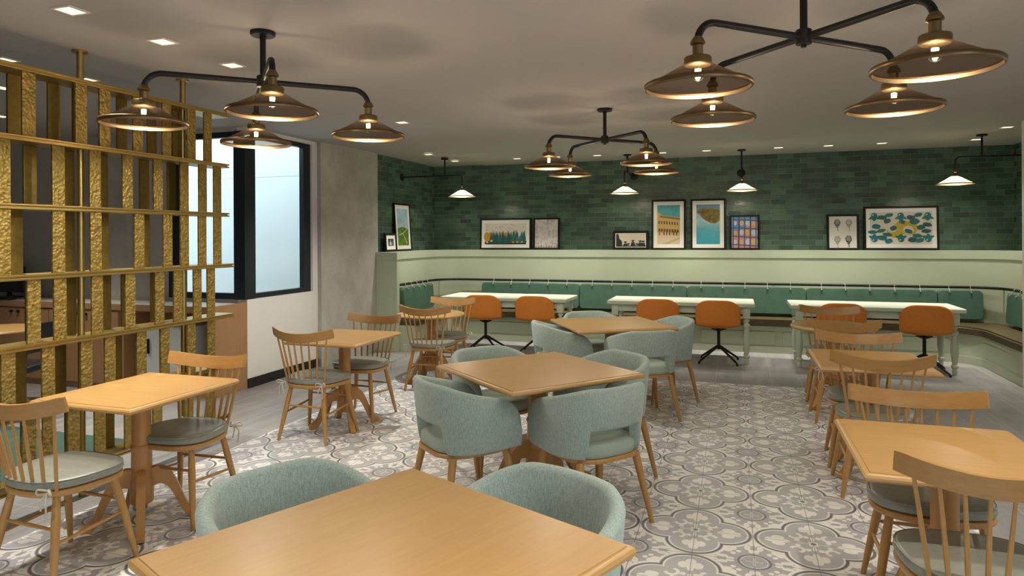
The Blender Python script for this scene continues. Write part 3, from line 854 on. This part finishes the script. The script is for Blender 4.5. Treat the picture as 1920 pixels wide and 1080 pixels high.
# table angle a: local axes at a, a+90, a+180, a+270
around(0, Q, .53, 'sage tub armchair in the foreground, left of the front table corner', 0, True, -.055)
around(0, 0, .50, 'sage tub armchair in the foreground, right of the front table corner', 0, False, -.05)
around(1, 2 * Q, .56, 'sage tub armchair at the middle table, nearest left, side and back towards the camera', 0, False, .08)
around(1, 3 * Q, .53, 'sage tub armchair at the middle table, nearest right, cut-out back towards the camera')
around(1, Q, .53, 'sage tub armchair at the middle table, far left side')
around(1, 0, .53, 'sage tub armchair at the middle table, far right side')
around(2, 2 * Q, .50, 'sage tub armchair at the far table, left side')
around(2, 3 * Q, .58, 'sage tub armchair at the far table, front side, cut-out back in view', 0, False, .06)
around(2, 0, .54, 'sage tub armchair at the far table, right side')
around(2, Q, .54, 'sage tub armchair at the far table, behind it')

# ------------------------------------------------------------------ chandeliers
def shade_parts(parent, x, y, z0, bulb_w, milk=False, rot=0):
    """z0 = rim height; children of parent: socket, shade (> rim), bulb (> filament)"""
    b = BM(); lathe(b, [(.017, .20), (.021, .195), (.030, .178), (.030, .170), (.021, .165), (.021, .128), (.026, .122), (.052, .118), (.055, .112), (.055, .088), (.050, .084)] if not milk else
                    [(.012, .165), (.016, .158), (.02, .14), (.014, .13), (.02, .11), (.03, .10), (.034, .085), (.03, .08)], 24, (x, y, z0)); obj('socket', b, M['brass'], parent)
    b = BM(); pr = [(.052, .090), (.075, .078), (.11, .058), (.15, .036), (.185, .018), (.205, .004)] if not milk else [(.032, .088), (.055, .078), (.11, .045), (.16, .017), (.192, .002)]
    lathe(b, pr, 48, (x, y, z0), False)
    sh = obj('shade', b, M['milk' if milk else 'smoke'], parent, 80)
    b = BM(); r0 = .209 if not milk else .196
    h0 = .011 if not milk else .005
    lathe(b, [(r0 - .004, h0), (r0 + .002, h0), (r0 + .006, h0 * .6), (r0 + .006, -h0 * .6), (r0 + .002, -h0), (r0 - .004, -h0), (r0 - .004, h0)], 56, (x, y, z0), False)
    obj('rim', b, M['rim' if not milk else 'brass'], sh, 80)
    b = BM(); lathe(b, [(.0, -.0), (.018, .008), (.026, .026), (.022, .05), (.013, .075), (.013, .09)], 16, (x, y, z0 + .018)); bu = obj('bulb', b, M['pane'], parent)
    b = BM()
    for k in range(5):
        a = k * PI * .4; tube(b, [(x + .006 * math.cos(a), y + .006 * math.sin(a), z0 + .035), (x + .009 * math.cos(a), y + .009 * math.sin(a), z0 + .07)], .0042, 6)
    obj('filament', b, M['glow'], bu)
    light('pendant_bulb', 'POINT', (x, y, z0 + .028), bulb_w, BULBC, parent, shadow_soft_size=.02)
def chandelier(R=.60, hub=-.28, rim=-.548):
    t = thing('chandelier', '', 'chandelier')
    b = BM(); lathe(b, [(.068, .004), (.068, -.018), (.062, -.024)], 28); obj('canopy', b, M['black'], t)
    b = BM(); tube(b, [(0, 0, -.02), (0, 0, hub)], .016, 14); obj('stem', b, M['black'], t)
    b = BM(); lathe(b, [(.0, hub - .045), (.012, hub - .044), (.012, hub - .032), (.034, hub - .03), (.034, hub + .03), (.03, hub + .034), (.016, hub + .036)], 20); obj('hub', b, M['black'], t)
    for k in range(4):
        a = k * PI / 2; c, s = math.cos(a), math.sin(a)
        P = [(.02, hub), (R - .1, hub)] + [(R - .09 + .09 * math.sin(q), hub - .09 + .09 * math.cos(q)) for q in [PI / 2 * j / 8 for j in range(1, 9)]] + [(R, rim + .19)]
        b = BM(); tube(b, [(r * c, r * s, z) for r, z in P], .0155, 12); obj('arm', b, M['black'], t)
        shade_parts(t, R * c, R * s, rim, BULB_W)
    return t
cd = chandelier(.59)
cd.location = (-2.51, 3.18, CEIL); cd.rotation_euler = (0, 0, -PI + .74); tag(cd, 'four arm black chandelier with smoked glass shades on the left near the divider', 'chandelier', 'four arm chandeliers')
dup(cd, (.293, 3.2545, CEIL), -2.395, 'four arm black chandelier at the upper right, largest in view')
dup(cd, (-1.117, 6.111, CEIL), -2.346, 'four arm black chandelier with smoked glass shades in the middle distance')

# ------------------------------------------------------------------ wall lamps: local +x points away from the wall
def wall_lamp(L, hang):
    t = thing('wall_lamp', '', 'wall lamp')
    b = BM(); lathe(b, [(.058, 0), (.058, .014), (.03, .022), (.016, .03)], 20)
    bmesh.ops.rotate(b, verts=b.verts, matrix=Matrix.Rotation(PI / 2, 3, 'Y')); obj('flange', b, M['black'], t)
    P = [(.02, 0, 0), (L - .06, 0, 0)] + [(L - .06 + .06 * math.sin(q), 0, -.06 + .06 * math.cos(q)) for q in [PI / 2 * j / 6 for j in range(1, 7)]] + [(L, 0, -.155)]
    b = BM(); tube(b, P, .0115, 10); obj('arm', b, M['black'], t)
    b = BM(); tube(b, [(hang, 0, 0), (hang, 0, CEIL - 2.48 - .01)], .0115, 10); h = obj('hanger', b, M['black'], t)
    b = BM(); lathe(b, [(.055, CEIL - 2.48 - .018), (.055, CEIL - 2.48)], 20, (hang, 0, 0)); obj('canopy', b, M['black'], h)
    shade_parts(t, L, 0, 2.17 - 2.48, WALLBULB_W, True)
    return t
wl = wall_lamp(.97, .70)
wl.location = (TILE_L + .002, 9.17, 2.48); tag(wl, 'black wall lamp with small pale shade reaching out from the left tiled wall', 'wall lamp', 'black wall lamps')
dup(wl, (TILE_R - .002, 9.15, 2.48), PI, 'black wall lamp with small pale shade at the far right')
for x, lab in ((-1.44, 'black wall lamp with small pale shade left of the two tall prints'), (.09, 'black wall lamp with small pale shade above the blue girder print')):
    dup(wl, (x, TILE_Y - .002, 2.48), -PI / 2 , lab)

# ------------------------------------------------------------------ framed prints (local x right, z up, front face -y)
ART = {}
def art(c, rough=.6):
    if c not in ART:
        ART[c] = mat('print_ink', c, rough)
    return ART[c]
def mottled_art(name, stops, scale, stretch=(1, 1, 1)):
    m = mat(name, (.5, .5, .5), .5); f = noise(m, ocoord(m, stretch), scale, 6, .65); setc(m, ramp(m, f, stops)); return m
def picture(w, h, loc, rz, lab, shapes, mat_w=.0, fr=.027, tilt=.06):
    """shapes: (material, polygon in print space 0..1)"""
    t = thing('picture_frame', lab, 'picture', loc, rz, 'framed prints on the ledge')
    t.rotation_euler = (-tilt, 0, rz)
    b = BM()
    box(b, (-w / 2, -.014, 0), (w / 2, .014, fr), .002); box(b, (-w / 2, -.014, h - fr), (w / 2, .014, h), .002)
    box(b, (-w / 2, -.014, fr), (-w / 2 + fr, .014, h - fr), .002); box(b, (w / 2 - fr, -.014, fr), (w / 2, .014, h - fr), .002)
    obj('frame', b, M['black_frame'], t, 0)
    b = BM(); box(b, (-w / 2 + fr, -.006, fr), (w / 2 - fr, .010, h - fr)); obj('mat_board', b, M['paper'], t, 0)
    b = BM(); x0, z0 = -w / 2 + fr + mat_w, fr + mat_w; pw, ph = w - 2 * (fr + mat_w), h - 2 * (fr + mat_w)
    ms = []
    for i, (m, poly) in enumerate(shapes):
        if m not in ms: ms.append(m)
        yy = -.0064 - .00012 * i
        f = b.faces.new([b.verts.new((x0 + px * pw, yy, z0 + pz * ph)) for px, pz in poly]); f.material_index = ms.index(m)
        f.normal_update()
        if f.normal.y > 0: f.normal_flip()
    obj('print', b, ms, t, 0, recalc=False)
    return t
def R4(x0, y0, x1, y1): return [(x0, y0), (x1, y0), (x1, y1), (x0, y1)]
def ell(cx, cy, rx, ry, n=16, a0=0):
    c, s = math.cos(a0), math.sin(a0)
    return [(cx + rx * math.cos(2 * PI * k / n) * c - ry * math.sin(2 * PI * k / n) * s, cy + rx * math.cos(2 * PI * k / n) * s + ry * math.sin(2 * PI * k / n) * c) for k in range(n)]
def leaf(cx, cy, L, wd, a): 
    P = [(-.5, 0), (-.25, .38), (.05, .5), (.3, .34), (.5, 0), (.3, -.34), (.05, -.5), (-.25, -.38)]
    c, s = math.cos(a), math.sin(a)
    return [(cx + x * L * c - y * wd * s, cy + x * L * s + y * wd * c) for x, y in P]
def tree(cx, y0, wd, h):
    P = [(cx - wd * .12, y0)]
    for k in range(5): P += [(cx - wd * (.5 - k * .09), y0 + h * (.06 + k * .17)), (cx - wd * (.22 - k * .035), y0 + h * (.2 + k * .165))]
    P.append((cx, y0 + h))
    return P + [(2 * cx - x, y) for x, y in reversed(P[:-1])]
rnd = random.Random(3)
LZ, PY = 1.374, TILE_Y - .058
cream, teal, dteal, yel, blk = (.72, .69, .60), (.015, .13, .17), (.02, .10, .075), (.62, .30, .015), (.02, .02, .02)
# forest with birds
sh = [(art(cream), R4(0, 0, 1, 1)), (art((.03, .035, .03)), [(0, 0), (1, 0), (1, .16), (.8, .12), (.6, .2), (.4, .14), (.2, .2), (0, .14)])]
for x in (.05, .14, .42, .5): sh.append((art(yel), ell(x, .36, .075, .22, 12)))
for k in range(22):
    x = .16 + .04 * k + rnd.uniform(-.01, .01); sh.append((art(rnd.choice([teal, dteal, (.03, .14, .10), (.015, .09, .12)])), tree(min(x, .96), .05 + rnd.uniform(0, .06), .12, rnd.uniform(.35, .62))))
for k in range(9): x = .06 + k * .105; sh.append((art(rnd.choice([cream, dteal, yel])), leaf(x, .13 + rnd.uniform(-.03, .04), .10, .05, rnd.uniform(.8, 2.2))))
for k in range(14):
    x, y = rnd.uniform(.05, .95), rnd.uniform(.68, .95); sh.append((art((.05, .12, .11)), [(x - .025, y + .02), (x, y + .004), (x + .025, y + .022), (x, y - .014)]))
picture(.86, .50, (-3.49, PY, LZ), 0, 'wide black framed print of teal and yellow trees with birds', sh, .055)
# grey lilac misty
mist = mottled_art('misty_print', [(.35, (.36, .31, .33)), (.5, (.60, .55, .54)), (.65, (.72, .67, .64))], 16)
sh = [(mist, R4(0, 0, 1, 1))]
for k in range(9): sh.append((art((.26, .22, .24)), tree(.05 + .115 * k, 0, .13, rnd.uniform(.06, .15))))
picture(.425, .50, (-2.81, PY, LZ), 0, 'pale grey lilac misty print in a black frame beside the forest print', sh, .0)
# silhouettes
sh = [(art((.74, .66, .55)), R4(0, 0, 1, 1)), (art(blk), [(0, 0), (0, .95), (.08, 1), (.12, .6), (.2, .45), (.22, 0)])]
for x, hh in ((.32, .35), (.42, .2), (.58, .45), (.72, .2), (.83, .42), (.93, .4)):
    sh += [(art(blk), ell(x, hh, .045, .075)), (art(blk), ell(x, hh + .03, .08, .02)), (art(blk), [(x - .09, 0), (x - .05, hh - .1), (x + .05, hh - .1), (x + .09, 0)])]
sh.append((art(blk), R4(0, 0, 1, .06)))
picture(.53, .285, (-1.495, PY, LZ), 0, 'small wide print of dark people silhouettes against a pale sky', sh, .012, .034)
# yellow building
sky = mottled_art('teal_sky_print', [(.3, (.04, .25, .28)), (.7, (.10, .40, .42))], 4)
sh = [(sky, R4(0, .55, 1, 1)), (art((.62, .40, .12)), [(0, .12), (0, .80), (.06, .82), (.2, .74), (1, .68), (1, .18)]), (art((.25, .12, .05)), [(.12, .735), (1, .66), (1, .62), (.12, .69)]),
      (art((.66, .53, .34)), [(0, 0), (1, 0), (1, .2), (0, .3)]), (art((.50, .38, .22)), [(.2, 0), (.5, 0), (1, .14), (1, .18)])]
for k in range(8):
    x = .06 + k * .115; z = .52 - k * .006
    sh += [(art((.72, .60, .3)), R4(x - .008, z - .008, x + .06, z + .10)), (art((.05, .04, .03)), R4(x, z, x + .05, z + .085)), (art((.10, .06, .03)), R4(x - .005, .32 - k * .004, x + .075, .40 - k * .004))]
for x in (.1, .3, .42, .55, .72, .85): sh.append((art(blk), ell(x, .27, .02, .05)))
picture(.495, .745, (-.935, PY, LZ), 0, 'tall print of a yellow street building under teal sky', sh, .055)
# lake and island
lake = mat('lake_print', (.1, .4, .5), .5)
g = lake.node_tree.nodes.new('ShaderNodeSeparateXYZ'); lake.node_tree.links.new(ocoord(lake), g.inputs[0])
setc(lake, ramp(lake, (N(lake.node_tree, g.outputs[2]) * 1.4 + N(lake.node_tree, noise(lake, ocoord(lake), 9, 4)) * .25 - .13).s, [(.12, (.02, .30, .38)), (.4, (.10, .42, .52)), (.62, (.42, .60, .68)), (.85, (.13, .26, .36))]))
isl = mottled_art('island_print', [(.35, (.06, .06, .015)), (.55, (.22, .15, .02)), (.7, (.32, .22, .04))], 30)
sh = [(lake, R4(0, 0, 1, 1)), (isl, [(.0, .80), (.15, .75), (.25, .66), (.4, .60), (.6, .53), (.8, .52), (.92, .56), (1, .60), (1, .86), (.7, .9), (.35, .91), (.1, .88)])]
picture(.495, .745, (-.371, PY, LZ), 0, 'tall aerial print of a wooded island in turquoise water', sh, .055)
# girders
sh = [(art((.60, .28, .20)), R4(0, 0, 1, 1)), (art((.16, .26, .50)), [(0, .45), (1, .85), (1, 1), (0, 1)])]
for k in range(4):
    for j in range(3): sh.append((art((.70, .42, .16) if (k + j) % 2 else (.55, .60, .72)), ell(.14 + .25 * k, .2 + .3 * j, .07 + .02 * k, .07 + .012 * k)))
for k in range(5): x = .03 + .22 * k; sh.append((art((.03, .06, .16) if k % 2 else (.05, .14, .35)), [(x, 0), (x + .05, 0), (x + .07, 1), (x + .02, 1)]))
for j in range(4): sh.append((art((.03, .10, .30)), [(0, .1 + .27 * j), (1, .04 + .27 * j), (1, .08 + .27 * j), (0, .13 + .27 * j)]))
picture(.405, .50, (.13, PY, LZ), 0, 'black framed print of blue steel girders with round orange lights', sh, .0)
# microphones
sh = [(art((.70, .67, .63)), R4(0, 0, 1, 1))]
for cx, cy, a, c in ((.30, .80, .1, (.07, .07, .07)), (.72, .80, -.1, (.30, .29, .28)), (.30, .27, .15, (.28, .27, .26)), (.70, .28, -.2, (.04, .04, .04))):
    sh += [(art(c), ell(cx, cy, .125, .125, 6, a)), (art((.62, .60, .56)), ell(cx, cy + .01, .09, .095, 6, a))]
    for j in range(4): sh.append((art(c), R4(cx - .085, cy - .07 + .04 * j, cx + .085, cy - .046 + .04 * j)))
    sh += [(art(c), R4(cx - .05, cy - .15, cx + .05, cy - .12)), (art(c), [(cx - .012, cy - .15), (cx + .012, cy - .15), (cx + .035, cy - .26), (cx + .015, cy - .26)])]
picture(.40, .49, (1.41, PY, LZ), 0, 'black and white print of four old microphones', sh, .0)
# leaves and lemons
sh = [(art((.72, .66, .58)), R4(0, 0, 1, 1))]
tq = (.012, .16, .20)
for x, y in ((.40, .42), (.53, .52), (.64, .5)): sh.append((art((.55, .40, .03)), ell(x, y, .13, .22)))
for x, y in ((.36, .5), (.62, .44)): sh.append((art((.72, .66, .58)), ell(x, y, .085, .13)))
for x in (.07, .5, .93):
    for y in (.88, .16): q_ = 1 if y < .5 else -1; sh += [(art(tq), ell(x, y, .055, .10, 14))] + [(art(tq), leaf(x + .05 * math.cos(a_), y + q_ * .09 * math.sin(a_), .15, .075, q_ * a_)) for a_ in (.7, 1.571, 2.44)] + [(art((.70, .64, .56)), leaf(x - .02, y - q_ * .03, .06, .025, 1.0))]
for x, y, L, a in ((.2, .83, .12, .9), (.31, .9, .1, 2.2), (.28, .72, .1, -.4), (.66, .82, .12, .6), (.78, .9, .1, 2.4), (.72, .7, .16, 1.3), (.1, .55, .13, .5), (.04, .38, .1, 1.5), (.82, .52, .12, -.4), (.92, .6, .11, .9), (.9, .4, .11, 1.7),
                   (.2, .2, .13, .7), (.3, .1, .11, -.3), (.28, .3, .1, 1.2), (.68, .14, .13, .4), (.76, .26, .11, 1.2), (.38, .5, .1, -.3), (.62, .4, .1, .6), (.52, .7, .08, .3), (.18, .42, .09, 2.1), (.8, .12, .1, 2.4)):
    sh.append((art(rnd.choice([(.02, .13, .15), (.025, .12, .10), tq, (.03, .09, .14)])), leaf(x, y, L * 1.25, .17, a)))
picture(.895, .59, (2.117, PY, LZ), 0, 'wide print of teal leaves and yellow fruit in a black frame', sh, .05)
# left tiled wall
fieldm = mottled_art('green_field_print', [(.35, (.06, .12, .01)), (.6, (.16, .26, .03)), (.72, (.35, .42, .15))], 14)
skym = mottled_art('blue_sky_print', [(.35, (.20, .42, .62)), (.65, (.55, .68, .74))], 6)
sh = [(skym, R4(0, 0, 1, 1)), (fieldm, [(0, 0), (1, 0), (1, .44), (.6, .5), (.3, .5), (0, .46)]), (art((.50, .55, .30)), [(.1, .3), (.5, .36), (.9, .46), (.9, .44), (.5, .32), (.12, .27)]), (art((.50, .55, .30)), [(.45, .34), (.5, .34), (.85, .06), (.78, .04)])]
picture(.505, .71, (TILE_L + .058, 9.11, LZ), PI / 2, 'tall print of green fields under blue sky on the left tiled wall', sh, .055)
sh = [(art((.10, .12, .14)), R4(0, 0, 1, 1)), (art((.45, .48, .5)), R4(.3, .1, .62, .6)), (art((.04, .04, .04)), R4(.15, .55, .85, .9)), (art((.6, .6, .6)), R4(.42, .2, .5, .8))]
picture(.33, .265, (TILE_L + .075, 8.68, LZ), PI / 2, 'smallest picture, a dark photo in a deep black frame at the left ledge end', sh, .05, .03)

# ------------------------------------------------------------------ black chairs glimpsed behind the divider (facing +y)
def black_chair():
    t = thing('side_chair', '', 'chair')
    b = BM(); loft(b, [rrect(.44 * k, .42 * k, .08, z, 0, 5) for k, z in ((.94, .43), (1, .44), (1, .475), (.95, .49), (.6, .495))]); obj('seat', b, M['screen_device'], t)
    b = BM(); L = []
    for z, k, y in ((.60, .9, -.205), (.62, 1, -.21), (.74, 1.02, -.235), (.83, 1, -.255), (.85, .9, -.26)):
        L.append([(x * k, yy + y, z) for x, yy, _ in rrect(.40, .035, .012, 0, 0, 3)])
    loft(b, L); obj('backrest', b, M['screen_device'], t)
    for sx in (-1, 1):
        b = BM(); tube(b, [(sx * .17, -.17, .45), (sx * .17, -.215, .70)], .012, 8); obj('back_post', b, M['black'], t)
        for sy in (-1, 1):
            b = BM(); tube(b, [(sx * .17, sy * .16, .44), (sx * .21, sy * .2, 0)], [.016, .011], 10); obj('leg', b, M['black'], t)
    return t
bc = black_chair(); bc.location = (-5.98, 4.30, 0); bc.rotation_euler = (0, 0, PI / 2 + .3)
tag(bc, 'black chair right of the round table behind the brass divider', 'chair', 'black chairs behind the divider')
dup(bc, (-6.75, 3.95, 0), -.3, 'black chair in front of the round table behind the brass divider')
